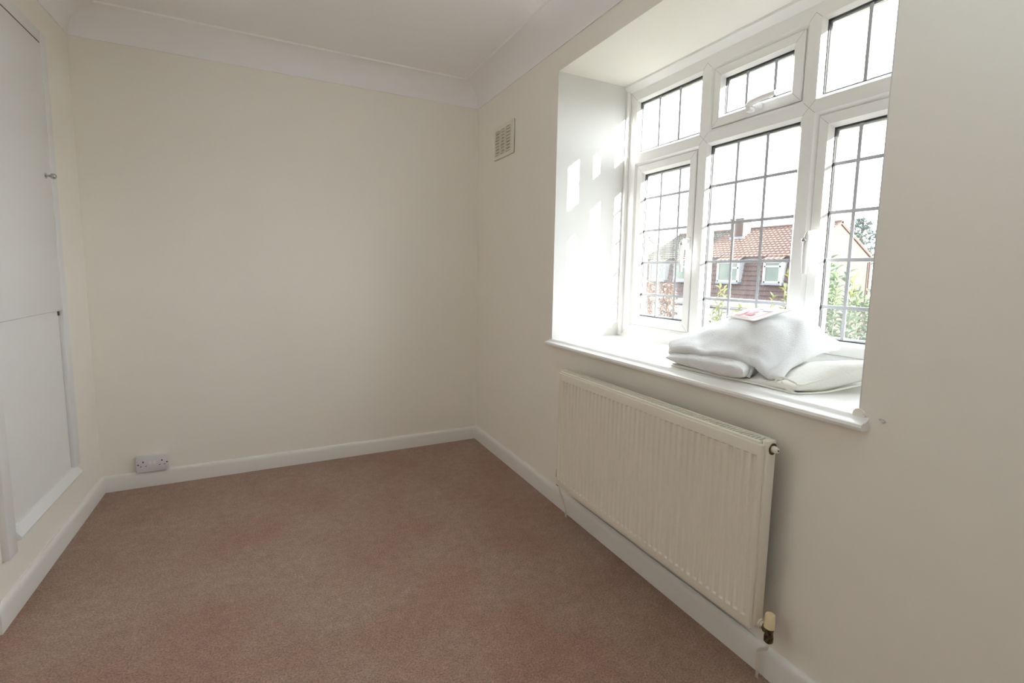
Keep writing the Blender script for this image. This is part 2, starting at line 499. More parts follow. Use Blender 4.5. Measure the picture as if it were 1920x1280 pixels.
MB().lathe((XF - 0.040, -1.494, 1.330), (-1, 0, 0), [(0, 0.007), (0.008, 0.0075), (0.010, 0.005)], 14).build('lock_button', m_chrome, s_left, auto=40)
MB().box(XF + 0.001, XF + 0.005, -1.511, -1.503, 1.30, 1.35).build('strike_plate', m_alu, s_left)
handle(s_right, -2.080, 1.335)
MB().lathe((XF - 0.046, -2.078, 1.318), (-1, 0, 0), [(0, 0.008), (0.008, 0.0085), (0.011, 0.005)], 14).build('lock_button', m_chrome, s_right, auto=40)
handle(s_vent, -1.800, 1.850, True)

# sill board with a rounded nosing, horns run past the recess
SB = [(XF, ZS), (0.006, ZS), (0.0, ZS - 0.002), (-0.006, ZS - 0.008), (-0.014, ZS - 0.012), (-0.023, ZS - 0.0125), (-0.030, ZS - 0.016), (-0.033, ZS - 0.023), (-0.031, ZS - 0.030), (-0.026, ZS - 0.034), (0.0, ZS - 0.034), (XF, ZS - 0.034)]
sb = MB(); sb.prism(SB, 'y', YF, YN)
nose = [p for p in SB if p[0] <= 0.0]
sb.prism(nose, 'y', YF + 0.018, YF); sb.prism(nose, 'y', YN, YN - 0.022)
sb.build('window_sill', m_gloss, win, auto=35)
MB().lathe((-0.0005, YN + 0.002, ZS + 0.002), (-1, 0, 0), [(0, 0.015), (0.0012, 0.014), (0.0016, 0.010)], 18).build('filler_patch', m_wall, win, auto=40)

# ================================================================== RADIATOR
rad = empty('radiator', (-0.07, -1.795, 0.18))
tag(rad, 'long cream ribbed panel radiator on the wall under the window sill', 'radiator')
py0, py1, pz0, pz1, px = -1.262, -2.326, 0.180, 0.728, -0.100
NG = 40
pitch = (py0 - py1 - 0.022) / NG
vs, fs = [], []
gy = []
gy.append((py0, 0.006)); gy.append((py0 - 0.003, 0.001)); gy.append((py0 - 0.006, 0.0))
for i in range(NG):
    y = py0 - 0.011 - i * pitch
    for fr_, d in ((0.14, 0.0), (0.26, 0.5), (0.38, 1.0), (0.62, 1.0), (0.74, 0.5), (0.86, 0.0)):
        gy.append((y - fr_ * pitch, -d))
gy.append((py1 + 0.006, 0.0)); gy.append((py1 + 0.003, 0.001)); gy.append((py1, 0.006))
gz = [(pz0, 0.007, 0), (pz0 + 0.003, 0.001, 0), (pz0 + 0.007, 0.0, 0), (pz0 + 0.031, 0.0, 0), (pz0 + 0.037, 0.0, 1), (pz1 - 0.039, 0.0, 1), (pz1 - 0.034, 0.0, 0), (pz1 - 0.007, 0.0, 0), (pz1 - 0.003, 0.001, 0), (pz1, 0.007, 0)]
for z, dx, g in gz:
    for y, d in gy:
        depth = max(dx, d) if d >= 0 else dx + (-d) * g * 0.0062
        vs.append((px + depth, y, z))
n = len(gy)
for j in range(len(gz) - 1):
    for i in range(n - 1):
        fs.append((j * n + i, j * n + i + 1, (j + 1) * n + i + 1, (j + 1) * n + i))
MB().add(vs, fs).build('front_panel', m_rad, rad, auto=28)
MB().box(px + 0.006, px + 0.012, py1 + 0.001, py0 - 0.001, pz0 + 0.002, pz1 - 0.002).build('back_panel', m_rad, rad)
cz0, cz1, cx0, cx1 = 0.186, 0.738, px + 0.012, -0.050
for ya, yb in ((py0 + 0.004, py0 - 0.012), (py1 + 0.012, py1 - 0.006)):
    MB().box(cx0, cx1, yb, ya, cz0, cz1, 0.004).build('end_panel', m_rad, rad, auto=40)
MB().box(px + 0.004, px + 0.016, py1 + 0.012, py0 - 0.012, pz1 - 0.004, cz1 - 0.004, 0.003).build('top_rail', m_rad, rad, auto=40)
MB().box(cx1 - 0.006, cx1, py1 + 0.012, py0 - 0.012, cz1 - 0.04, cz1, 0.002).build('top_rail', m_rad, rad, auto=40)
MB().box(cx0 + 0.006, cx1 - 0.006, py1 + 0.012, py0 - 0.012, cz0 + 0.03, cz1 - 0.05).build('core_shade', m_dark, rad)  # near-black block imitates the shade between the grille bars
bar_me = None
nb = 84
for i in range(nb):
    y = py0 - 0.016 - i * (py0 - py1 - 0.032) / (nb - 1)
    if bar_me is None:
        o = MB().box(cx0 + 0.002, cx1 - 0.004, y - 0.0026, y + 0.0026, cz1 - 0.009, cz1 - 0.003).build('grille_bar', m_rad, rad)
        bar_me = o; by = y
    else:
        c = bar_me.copy(); COL.objects.link(c); c.parent = rad; c.location = (0, y - by, 0)
# blanking plug, air vent and valves
pc = (-0.066, py1 - 0.006, 0.714)
MB().lathe(pc, (0, -1, 0), [(0, 0.0165), (0.0012, 0.0165), (0.0012, 0.0135), (0.0008, 0.0135)], 24).build('plug_socket', m_brass, rad, auto=40)
MB().lathe(pc, (0, -1, 0), [(0, 0.0095), (0.010, 0.0095), (0.012, 0.007), (0.016, 0.007), (0.017, 0.0045)], 20).build('bleed_valve', m_pipe, rad, auto=40)
MB().lathe((pc[0], pc[1] - 0.0172, pc[2]), (0, -1, 0), [(0, 0.003), (0.0006, 0.003)], 4).build('bleed_key', m_dark, rad)

def valve(side, y_end, cap_mat):
    sgn = side
    vx, vz = -0.062, 0.193
    pt = empty('radiator_valve', (vx, y_end, vz)); pt.parent = rad
    pt.location = Vector((vx, y_end, vz)) - Vector(rad.location)
    yv = y_end + sgn * 0.029
    MB().lathe((vx, y_end, vz), (0, sgn, 0), [(0, 0.014), (0.004, 0.014), (0.004, 0.009), (0.016, 0.009)], 18).build('tail_piece', m_pipe, pt, auto=40)
    MB().lathe((vx, y_end + sgn * 0.012, vz), (0, sgn, 0), [(0, 0.012), (0.002, 0.014), (0.014, 0.014), (0.016, 0.011), (0.026, 0.009)], 6).build('union_nut', m_brass, pt)
    MB().lathe((vx, yv, vz), (0, 0, -1), [(-0.012, 0.011), (0.012, 0.011), (0.020, 0.0125), (0.034, 0.0125), (0.038, 0.009)], 14).build('valve_body', m_brass, pt, auto=40)
    MB().lathe((vx, yv, vz + 0.008), (0, 0, 1), [(0, 0.0150), (0.036, 0.0135), (0.039, 0.012)], 24).build('valve_cap', cap_mat, pt, auto=40)
    return vx, yv, vz - 0.036
vx, vy, vz = valve(-1, py1 - 0.006, m_cap)
MB().tube([(vx, vy, vz), (vx, vy, vz - 0.012), (vx + 0.004, vy + 0.008, vz - 0.030), (vx + 0.016, vy + 0.030, vz - 0.052), (vx + 0.024, vy + 0.044, vz - 0.070), (vx + 0.027, vy + 0.047, vz - 0.095), (vx + 0.028, vy + 0.046, 0.03), (vx + 0.028, vy + 0.045, -0.004)], 0.0048, 10).build('supply_pipe', m_pipe, rad, smooth=True)
vx, vy, vz = valve(1, py0 + 0.004, m_brass)
MB().tube([(vx, vy, vz), (vx + 0.004, vy - 0.003, vz - 0.03), (vx + 0.016, vy - 0.014, vz - 0.075), (vx + 0.026, vy - 0.026, vz - 0.12), (vx + 0.030, vy - 0.032, -0.004)], 0.0048, 10).build('supply_pipe', m_pipe, rad, smooth=True)

# ================================================================== BUILT-IN CUPBOARD (left wall)
cup = empty('built_in_cupboard', (XL, -0.70, 0.205))
tag(cup, 'white built-in cupboard with upper door and lower panel in the left wall', 'cupboard')
xp = XL + 0.020
MB().box(XL, xp, -0.405, -0.345, 0.285, 2.13, 0.003).build('door_stile', m_door, cup, auto=40)
MB().box(XL, xp, -1.050, -0.990, 0.205, 2.13, 0.003).build('door_stile', m_door, cup, auto=40)
MB().box(XL, xp - 0.001, -0.990, -0.405, 2.083, 2.13, 0.002).build('head_rail', m_door, cup, auto=40)
MB().prism([(XL, 0.240), (XL + 0.030, 0.246), (XL + 0.032, 0.254), (XL + 0.010, 0.287), (XL, 0.288)], 'y', -0.990, -0.372).build('bottom_rail', m_door, cup)
ud = MB().box(XL, xp - 0.001, -0.987, -0.4075, 0.992, 2.078, 0.002).build('upper_door', m_door, cup, auto=40)
MB().box(XL, XL + 0.004, -0.988, -0.4085, 0.288, 0.988, 0.001).build('lower_panel', m_door, cup)
MB().box(XL, xp - 0.0035, -0.990, -0.400, 2.0765, 2.0845).build('gap_shade', m_dark, cup)  # black strip standing in for the shade in the gap above the door
MB().lathe((xp - 0.001, -0.466, 1.545), (1, 0, 0), [(0, 0.011), (0.002, 0.011), (0.004, 0.005), (0.014, 0.0045), (0.018, 0.010), (0.025, 0.012), (0.031, 0.010), (0.034, 0.005)], 20).build('door_knob', m_chrome, ud, auto=50)
MB().box(XL + 0.004, XL + 0.010, -0.416, -0.410, 0.968, 0.986, 0.001).build('hinge', m_brass, cup)

# ================================================================== SOCKET
so = empty('wall_socket', (-1.881, 0.0, 0.086))
tag(so, 'white double plug socket just above the back skirting board', 'socket')
sx0, sx1, sz0, sz1 = -1.954, -1.808, 0.0885, 0.1765
MB().box(sx0 + 0.002, sx1 - 0.002, -0.026, 0.0, sz0 + 0.002, sz1 - 0.002, 0.003).build('back_box', m_plastic, so, auto=40)
MB().box(sx0, sx1, -0.034, -0.026, sz0, sz1, 0.003).build('face_plate', m_plastic, so, auto=40)
scx = (sx0 + sx1) / 2
m_rock = M('bright_white_plastic', (0.86, 0.86, 0.86), 0.25)
for k in (-1, 1):
    ro = MB().prism([(-0.034, 0.129), (-0.040, 0.131), (-0.037, 0.147), (-0.034, 0.148)], 'x', scx + k * 0.009 - 0.0065, scx + k * 0.009 + 0.0065).build('rocker_switch', m_rock, so)
m_pin = M('pin_hole', (0.05, 0.04, 0.05), 0.6)
for px_, pz_, hw, hh in ((scx - 0.041, 0.145, 0.0028, 0.0042), (scx + 0.041, 0.145, 0.0028, 0.0042),
                         (scx - 0.052, 0.122, 0.0034, 0.0017), (scx - 0.030, 0.122, 0.0034, 0.0017),
                         (scx + 0.030, 0.122, 0.0034, 0.0017), (scx + 0.052, 0.122, 0.0034, 0.0017)):
    MB().box(px_ - hw, px_ + hw, -0.0346, -0.030, pz_ - hh, pz_ + hh).build('pin_slot', m_pin, so)
for k in (-1, 1):
    MB().lathe((scx + k * 0.063, -0.034, 0.1325), (0, -1, 0), [(0, 0.0036), (0.0008, 0.0036), (0.0011, 0.0028)], 12).build('fixing_screw', m_pin, so)

# ================================================================== AIR VENT
va = empty('air_vent', (0.0, -0.42, 1.877))
tag(va, 'cream slatted air vent high on the window wall beside the corner', 'vent')
y0v, y1v, z0v, z1v = -0.286, -0.556, 1.878, 2.068
xa = -0.010
MB().box(-0.003, 0.0, y1v, y0v, z0v, z1v).build('vent_back', M('vent_slot_shade', (0.60, 0.55, 0.46), 0.8), va)  # plate coloured darker than the vent to imitate shade behind the slats
oy, oz = 0.028, 0.022
fvm = MB()
fvm.rect_rings([(y1v, y0v, z0v, z1v, 0.0), (y1v, y0v, z0v, z1v, xa + 0.003), (y1v + 0.003, y0v - 0.003, z0v + 0.003, z1v - 0.003, xa),
                (y1v + oy + 0.012, y0v - oy + 0.010, z0v + oz, z1v - oz, xa), (y1v + oy + 0.012, y0v - oy + 0.010, z0v + oz, z1v - oz, -0.003)])
fvm.build('vent_frame', m_vent, va, recalc=False)
ya_, yb_ = y0v - oy + 0.010, y1v + oy + 0.012
w3 = (ya_ - yb_) / 3
for k in (1, 2):
    MB().box(xa, -0.003, ya_ - k * w3 - 0.010, ya_ - k * w3 + 0.010, z0v + oz, z1v - oz).build('vent_bar', m_vent, va)
zz0, zz1 = z0v + oz, z1v - oz
for k in range(3):
    for j in range(8):
        zc = zz0 + (j + 0.5) * (zz1 - zz0) / 8
        MB().prism([(xa, zc - 0.0045), (xa, zc - 0.0015), (-0.004, zc + 0.007), (-0.004, zc + 0.004)], 'y', ya_ - k * w3, ya_ - (k + 1) * w3).build('slat', m_vent, va)

# two small wire clips by the sill end
for i, (yy, zz, r, lab) in enumerate(((-2.561, 0.852, 0.0060, 'small wire clip on the plaster just past the sill end'), (-2.522, 0.854, 0.0042, 'tiny wire clip at the foot of the window jamb'))):
    pts = [(-0.004 - 0.004 * math.sin(a), yy + r * math.cos(a), zz + r * math.sin(a)) for a in [k * 0.5 for k in range(11)]]
    o = MB().tube([(0.002, pts[0][1], pts[0][2])] + pts, 0.0011, 8).build('wall_clip', m_alu, None, smooth=True)
    tag(o, lab, 'clip')

# ================================================================== BEDDING ON THE SILL
import numpy as np
CP = np.array([-1.2904, -3.1672, 1.1856])
def cr(p0, p1, p2, p3, t):
    return 0.5 * ((2 * p1) + (-p0 + p2) * t + (2 * p0 - 5 * p1 + 4 * p2 - p3) * t * t + (-p0 + 3 * p1 - 3 * p2 + p3) * t ** 3)
def cr_eval(G, u, v):
    """G rows x cols x 3, u along columns 0..1, v along rows 0..1"""
    nr, nc = G.shape[:2]
    def line(L, s):
        n = len(L); x = min(max(s, 0), 1) * (n - 1); i = min(int(x), n - 2); f = x - i
        p = [L[max(i - 1, 0)] if i > 0 else 2 * L[0] - L[1], L[i], L[i + 1], L[i + 2] if i + 2 < n else 2 * L[n - 1] - L[n - 2]]
        return cr(*p, f)
    return line(np.array([line(G[r], u) for r in range(nr)]), v)
BM_ = np.array([[RM[i][j] for j in range(3)] for i in range(3)])
def at(zx, zy, x):
    """point of the reference view (crop coordinates) placed at its depth x in the room"""
    u, v = 1220 + zx * 0.22917, 560 + zy * 0.22917
    d = BM_ @ np.array([(u - 973.977) / 912.307, -(v - 611.932) / 912.307, -1.0])
    return CP + d * (x - CP[0]) / d[0]
def wob(p, s, a, seed):
    from mathutils import noise
    return a * noise.noise(Vector(p) * s + Vector((seed, seed * 2.3, seed * 0.7)))

# --- blanket, upper fold: draped sheet measured row by row from its front edge to the window
rowsU = [
 [(150, 404, .075), (280, 388, .055), (450, 412, .048), (600, 432, .046), (760, 455, .048), (880, 500, .052), (970, 580, .060), (1062, 628, .070)],
 [(152, 372, .100), (300, 345, .090), (450, 362, .085), (605, 372, .085), (775, 372, .085), (905, 400, .090), (1030, 480, .105), (1130, 520, .125)],
 [(176, 338, .170), (318, 288, .170), (455, 258, .170), (618, 225, .170), (805, 180, .170), (1000, 205, .170), (1170, 310, .190), (1300, 455, .215)],
 [(215, 310, .260), (330, 266, .260), (460, 216, .260), (612, 167, .260), (800, 106, .260), (1045, 102, .265), (1268, 150, .270), (1430, 412, .290)],
 [(255, 305, .330), (345, 278, .330), (470, 232, .330), (630, 190, .330), (810, 135, .330), (1030, 130, .330), (1345, 218, .330), (1533, 372, .350)],
 [(290, 318, .385), (370, 300, .390), (490, 270, .395), (650, 240, .395), (830, 200, .395), (1070, 200, .395), (1390, 290, .395), (1540, 345, .395)]]
GU = np.array([[at(*c) for c in r] for r in rowsU])
def patch(G, nu, nv, amp, seed, extra=None):
    vs = []; fs = []
    for j in range(nv + 1):
        for i in range(nu + 1):
            u, v = i / nu, j / nv
            p = cr_eval(G, u, v)
            e = min(1, 6 * min(u, 1 - u, v, 1 - v) + 0.25)
            dz = wob((p[0] * 1.0, p[1], 0), 9, amp, seed) + wob((p[0], p[1], p[2]), 24, amp * 0.45, seed + 3)
            p = p + np.array([0, 0, dz * e])
            if extra: p = p + extra(u, v)
            vs.append(tuple(p))
    for j in range(nv):
        for i in range(nu):
            a = j * (nu + 1) + i
            fs.append((a, a + 1, a + nu + 2, a + nu + 1))
    return vs, fs
bl = empty('folded_blanket', (0.22, -2.05, 0.90))
tag(bl, 'thick folded white fleece blanket heaped on the cream pillow on the sill', 'blanket')
def surfU(u, v):
    """upper face of the blanket: measured sheet plus soft wrinkles"""
    p = cr_eval(GU, u, v)
    ridge = math.exp(-((v - (0.26 + 0.09 * math.sin(6 * u))) / 0.07) ** 2) * 0.007 * (1 if u < 0.75 else max(0, 1 - (u - 0.75) * 8))
    dip = -math.exp(-((u - 0.56 - 0.30 * v) / 0.06) ** 2) * 0.007 * max(0, 1 - 2.0 * v)
    dip -= math.exp(-((u - 0.30 + 0.25 * v) / 0.05) ** 2) * 0.004 * max(0, 1 - 2.4 * v)
    dip -= math.exp(-((u - 0.86 - 0.05 * math.sin(9 * v)) / 0.035) ** 2) * 0.005
    w = wob((p[0], p[1], 0), 8, 0.007, 2.0) + wob((p[0], p[1], p[2]), 19, 0.0035, 5.0)
    w *= 1 - math.exp(-((u - 0.62) / 0.22) ** 4 - ((v - 0.60) / 0.20) ** 4)
    return p + np.array([0, 0, ridge + dip + w])
def puffy(name, surf, th, nu, nv, eps, mat, parent, drop=0.0, grow=0.0, v0=0.0):
    """closed sheet of thickness th with half round edges"""
    P = np.zeros((nv + 1, nu + 1, 3))
    for j in range(nv + 1):
        for i in range(nu + 1):
            P[j, i] = surf(eps + (1 - 2 * eps) * i / nu, v0 + eps + (1 - v0 - 2 * eps) * j / nv)
    du = np.gradient(P, axis=1); dv = np.gradient(P, axis=0)
    N = np.cross(du, dv); N /= np.linalg.norm(N, axis=2, keepdims=True)
    N[N[..., 2] < 0] *= -1
    P = P - N * drop
    TH = np.array([[th * (1 - 0.45 * max(0, (i / nu - 0.75) / 0.25) * max(0, 1 - 4 * (v0 + (1 - v0) * j / nv))) for i in range(nu + 1)] for j in range(nv + 1)])
    vs = [tuple(p) for p in P.reshape(-1, 3)] + [tuple(p) for p in (P - N * TH[..., None]).reshape(-1, 3)]
    M0 = (nu + 1) * (nv + 1); W_ = nu + 1
    fs = []
    for j in range(nv):
        for i in range(nu):
            a = j * W_ + i
            fs.append((a, a + 1, a + W_ + 1, a + W_)); fs.append((M0 + a, M0 + a + W_, M0 + a + W_ + 1, M0 + a + 1))
    border = [(0, i) for i in range(nu)] + [(j, nu) for j in range(nv)] + [(nv, i) for i in range(nu, 0, -1)] + [(j, 0) for j in range(nv, 0, -1)]
    K_ = 7
    base = len(vs)
    for j, i in border:
        o = np.zeros(3)
        if i == 0: o -= du[j, i] / np.linalg.norm(du[j, i])
        if i == nu: o += du[j, i] / np.linalg.norm(du[j, i])
        if j == 0: o -= dv[j, i] / np.linalg.norm(dv[j, i])
        if j == nv: o += dv[j, i] / np.linalg.norm(dv[j, i])
        o -= N[j, i] * (o @ N[j, i]); o /= np.linalg.norm(o)
        r = TH[j, i] / 2
        for k in range(1, K_):
            t_ = math.pi * k / K_
            vs.append(tuple(P[j, i] + o * (r * math.sin(t_) * (1.25 + grow)) - N[j, i] * r * (1 - math.cos(t_))))
    nb_ = len(border)
    for q in range(nb_):
        q2 = (q + 1) % nb_
        A = [border[q][0] * W_ + border[q][1]] + [base + q * (K_ - 1) + k for k in range(K_ - 1)] + [M0 + border[q][0] * W_ + border[q][1]]
        B_ = [border[q2][0] * W_ + border[q2][1]] + [base + q2 * (K_ - 1) + k for k in range(K_ - 1)] + [M0 + border[q2][0] * W_ + border[q2][1]]
        for k in range(K_):
            fs.append((A[k], A[k + 1], B_[k + 1], B_[k]))
    return MB().add(vs, fs).build(name, mat, parent, smooth=True)
soft = [puffy('upper_fold', surfU, 0.034, 74, 50, 0.012, m_blanket, bl),
        puffy('under_layer', surfU, 0.016, 60, 40, 0.030, m_blanket, bl, drop=0.037, v0=0.22)]

# closed soft slab: top patch + bottom, rolled rim
def slab(name, corners, zb, zt, n_u, n_v, mat, parent, seed, amp=0.004, power=2.6, tilt=None, pinch=0.0):
    """corners FL,FR,BR,BL in plan; superelliptic puff between zb and zt"""
    FL, FR, BR, BL = [np.array(c, float) for c in corners]
    vs = []; fs = []
    def pos(u, v, side):
        q = (FL * (1 - u) + FR * u) * (1 - v) + (BL * (1 - u) + BR * u) * v
        a, b = abs(2 * u - 1), abs(2 * v - 1)
        h = ((1 - a ** power) * (1 - b ** power)) ** (1 / power)
        zmid = zb(u, v) + 0.42 * (zt(u, v) - zb(u, v))
        top = zt(u, v); bot = zb(u, v)
        z = zmid + (top - zmid) * h if side else zmid - (zmid - bot) * min(1, h * 1.5)
        w = wob((q[0], q[1], z), 11, amp, seed) + wob((q[0], q[1], z), 30, amp * 0.5, seed)
        z += w * h * (1 if side else 0)
        # corners drawn in a little
        cx_, cy_ = (FL + BR) / 2
        k = 1 - pinch * (a * b) ** 4 - 0.0 * a
        mid = (FL + FR + BR + BL) / 4
        q = mid + (q - mid) * k
        return (q[0], q[1], z)
    cs = lambda t: 0.5 - 0.5 * math.cos(math.pi * t)
    for side in (1, 0):
        for j in range(n_v + 1):
            for i in range(n_u + 1):
                vs.append(pos(cs(i / n_u), cs(j / n_v), side))
    N = (n_u + 1) * (n_v + 1)
    for j in range(n_v):
        for i in range(n_u):
            a = j * (n_u + 1) + i
            fs.append((a, a + 1, a + n_u + 2, a + n_u + 1))
            fs.append((N + a, N + a + n_u + 1, N + a + n_u + 2, N + a + 1))
    o = MB().add(vs, fs)
    me = bpy.data.meshes.new(name); me.from_pydata(o.v, [], o.f)
    bm = bmesh.new(); bm.from_mesh(me)
    bmesh.ops.remove_doubles(bm, verts=bm.verts, dist=0.0006)
    bmesh.ops.recalc_face_normals(bm, faces=bm.faces); bm.to_mesh(me); bm.free()
    return link(name, me, mat, parent, True), pos

# lower fold of the blanket: a rolled-over slab showing its rounded end to the left and front
FLb, FRb, BRb, BLb = (0.026, -1.812), (-0.002, -2.172), (0.36, -2.06), (0.37, -1.71)
lf, _p = slab('lower_fold', (FLb, FRb, BRb, BLb), lambda u, v: 0.8635, lambda u, v: 0.902 + 0.036 * u + 0.012 * v, 60, 40, m_blanket, bl, 5.0, 0.010, 3.1)
# the inner edge that curls out at the end of the lower fold
e0 = at(795, 610, .030); e1 = at(800, 545, .040); e2 = at(830, 505, .048); e3 = at(870, 505, .060)
soft.append(lf)
ce_ = MB().tube([tuple(at(790, 640, .045)), tuple(at(806, 600, .050)), tuple(at(818, 550, .055)), tuple(at(842, 522, .062)), tuple(at(868, 528, .070)), tuple(at(872, 570, .075))], [0.008, 0.010, 0.010, 0.010, 0.009, 0.006], 12).build('curled_edge', m_blanket, bl, smooth=True)
# --- pillow underneath
pl = empty('pillow', (0.24, -2.15, ZS))
tag(pl, 'flat cream quilted pillow with piped edges lying under the folded blanket', 'pillow')
FLp, FRp, BRp, BLp = (0.028, -1.845), (0.052, -2.312), (0.400, -2.420), (0.400, -1.83)
zb = lambda u, v: ZS + 0.0005 + 0.055 * max(0, u - 0.55) / 0.45 * max(0, v - 0.25) / 0.75
def zt(u, v):
    return 0.876 + 0.090 * u ** 2.2 * min(1, v * 2.0 + 0.12)
ob, ppos = slab('pillow_cover', (FLp, FRp, BRp, BLp), zb, zt, 48, 36, m_pillow, pl, 9.0, 0.003, 3.2, pinch=0.0)
# gusset piping along upper and lower seams
# the pillow gives way under the blanket
from mathutils.bvhtree import BVHTree
soft.append(ce_)
bv_v, bv_f = [], []
for o in soft:
    off = wloc(o); n0 = len(bv_v)
    bv_v += [v.co + off for v in o.data.vertices]
    bv_f += [tuple(i + n0 for i in p.vertices) for p in o.data.polygons]
bvh = BVHTree.FromPolygons(bv_v, bv_f)
def low(x, y, mg=0.013):
    z = 9.0
    for a, b in ((0, 0), (mg, 0), (-mg, 0), (0, mg), (0, -mg), (mg * .7, mg * .7), (-mg * .7, mg * .7), (mg * .7, -mg * .7), (-mg * .7, -mg * .7), (mg * .5, 0), (-mg * .5, 0), (0, mg * .5), (0, -mg * .5)):
        h = bvh.ray_cast(Vector((x + a, y + b, 0.70)), Vector((0, 0, 1)))
        if h[0] is not None: z = min(z, h[0].z)
    return z
off = wloc(pl)
for v in ob.data.vertices:
    w_ = v.co + off
    zl = low(w_.x, w_.y) - 0.0025
    if w_.z > zl: v.co.z = max(zl, ZS + 0.0005) - off.z
ob.data.update()
def seam(fn, name, r=0.0034, s0=0.0):
    pts = []
    for k in range(61):
        x, y, z = fn(s0 + (1 - s0) * k / 60)
        z = min(z, low(x, y, 0.016) - r - 0.002)
        pts.append((x, y, z))
    MB().tube(pts, r, 8).build(name, m_pillow, pl, smooth=True)
def edge_pt(s, dz, out):
    """walk along the front edge then along the right edge"""
    FL, FR, BR = [np.array(c) for c in (FLp, FRp, BRp)]
    if s < 0.55:
        q = FL + (FR - FL) * (s / 0.55); n = np.array([-1.0, 0.0])
    else:
        q = FR + (BR - FR) * ((s - 0.55) / 0.45); n = np.array([0.35, -0.94])
    return q + n * out
seam(lambda s: (*edge_pt(s, 0, 0.001), 0.8555 + 0.0012 * math.sin(20 * s) + 0.055 * max(0, (s - 0.66) / 0.34) ** 1.2), 'piping', 0.0030)
seam(lambda s: (*edge_pt(s, 0, -0.004), 0.870 + 0.003 * math.sin(13 * s + 1) + (0.020 * s / 0.5 if s < 0.5 else 0.020 - 0.22 * min(s - 0.5, 0.06)) + 0.095 * max(0, (s - 0.58) / 0.42)), 'piping', 0.0034, 0.43)
MB().tube([at(1075, 678, .060), at(1090, 700, .058), at(1120, 735, .055), at(1168, 768, .052)], [0.003, 0.005, 0.006, 0.006], 8).build('corner_piping', m_pillow, pl, smooth=True)

# --- printed card on the blanket
cardo = empty('printed_card', tuple(cr_eval(GU, 0.58, 0.52)))
tag(cardo, 'white printed card with a red border lying on top of the folded blanket', 'card')
CN = [at(612, 168, 0.245), at(840, 210, 0.142), at(1175, 114, 0.245), at(800, 103, 0.268)]   # left, front, right, back corner
def card_pt(a, b, lift):
    p = (CN[0] * (1 - a) + CN[1] * a) * (1 - b) + (CN[3] * (1 - a) + CN[2] * a) * b
    bend = 0.010 * (1 - (2 * a - 1) ** 2) * (1 - (2 * b - 1) ** 2)
    return tuple(p + np.array([0, 0, lift + 0.001 + bend]))
def card_patch(name, a0, a1, b0, b1, lift, mat, n=6):
    vs = []; fs = []
    for j in range(n + 1):
        for i in range(n + 1):
            vs.append(card_pt(a0 + (a1 - a0) * i / n, b0 + (b1 - b0) * j / n, lift))
    for j in range(n):
        for i in range(n):
            k = j * (n + 1) + i; fs.append((k, k + 1, k + n + 2, k + n + 1))
    return MB().add(vs, fs).build(name, mat, cardo, smooth=True)
cb = card_patch('card', 0, 1, 0, 1, 0.010, m_card, 16)
sd = cb.modifiers.new('thick', 'SOLIDIFY'); sd.thickness = 0.0012
L2 = 0.0122
fw = 0.022
card_patch('border_line', 0.08, 0.08 + fw, 0.08, 0.92, L2, m_red)
card_patch('border_line', 0.86, 0.86 + fw, 0.08, 0.92, L2, m_red)
card_patch('border_line', 0.08, 0.88, 0.08, 0.08 + fw, L2, m_red)
card_patch('border_line', 0.08, 0.88, 0.90, 0.92, L2, m_red)
card_patch('print_block', 0.46, 0.70, 0.20, 0.34, L2, m_red)
card_patch('print_block', 0.52, 0.66, 0.40, 0.50, L2, m_red)
card_patch('print_block', 0.18, 0.42, 0.16, 0.40, L2, m_pink)
card_patch('print_block', 0.24, 0.40, 0.42, 0.56, L2, m_blue)
card_patch('print_block', 0.42, 0.56, 0.62, 0.82, L2, m_blue)
card_patch('print_block', 0.62, 0.80, 0.56, 0.74, L2, m_grey)
card_patch('print_block', 0.14, 0.32, 0.64, 0.80, L2, m_pink)


GZ = -2.75                         # street level; the room is upstairs
m_ground = M('winter_grass', (0.035, 0.042, 0.018), 0.95, 0.1, noise=(0.8, (0.05, 0.04, 0.025), 0.4, 0.65))
gr = MB().box(XW + 0.3, 120, -60, 130, GZ - 0.3, GZ).build('ground', m_ground); tag(gr, kind='structure')

m_tile = M('red_concrete_tile', (0.082, 0.046, 0.037), 0.8, 0.12, noise=(1.3, (0.066, 0.041, 0.035), 0.35, 0.65))
# older weathered slope: moss stain towards the far end
t = m_tile.node_tree; b = t.nodes['Principled BSDF']
src = b.inputs['Base Color'].links[0].from_socket
tcn = t.nodes.new('ShaderNodeTexCoord'); sp2 = t.nodes.new('ShaderNodeSeparateXYZ')
t.links.new(tcn.outputs['Object'], sp2.inputs[0])
nz = t.nodes.new('ShaderNodeTexNoise'); nz.inputs['Scale'].default_value = 1.1; nz.inputs['Detail'].default_value = 8
t.links.new(tcn.outputs['Object'], nz.inputs['Vector'])
m1 = t.nodes.new('ShaderNodeMath'); m1.operation = 'MULTIPLY_ADD'; m1.inputs[1].default_value = 1.6
t.links.new(nz.outputs['Fac'], m1.inputs[0]); 
ms = t.nodes.new('ShaderNodeMath'); ms.operation = 'MULTIPLY_ADD'; ms.inputs[1].default_value = 0.8; 
t.links.new(sp2.outputs['Z'], ms.inputs[0]); t.links.new(sp2.outputs['Y'], ms.inputs[2])
t.links.new(ms.outputs[0], m1.inputs[2])
mr = t.nodes.new('ShaderNodeMapRange'); mr.inputs['From Min'].default_value = 6.75; mr.inputs['From Max'].default_value = 7.25
t.links.new(m1.outputs[0], mr.inputs['Value'])
mx = t.nodes.new('ShaderNodeMix'); mx.data_type = 'RGBA'; mx.inputs[7].default_value = (0.026, 0.024, 0.019, 1)
t.links.new(mr.outputs[0], mx.inputs[0]); t.links.new(src, mx.inputs[6]); t.links.new(mx.outputs[2], b.inputs['Base Color'])

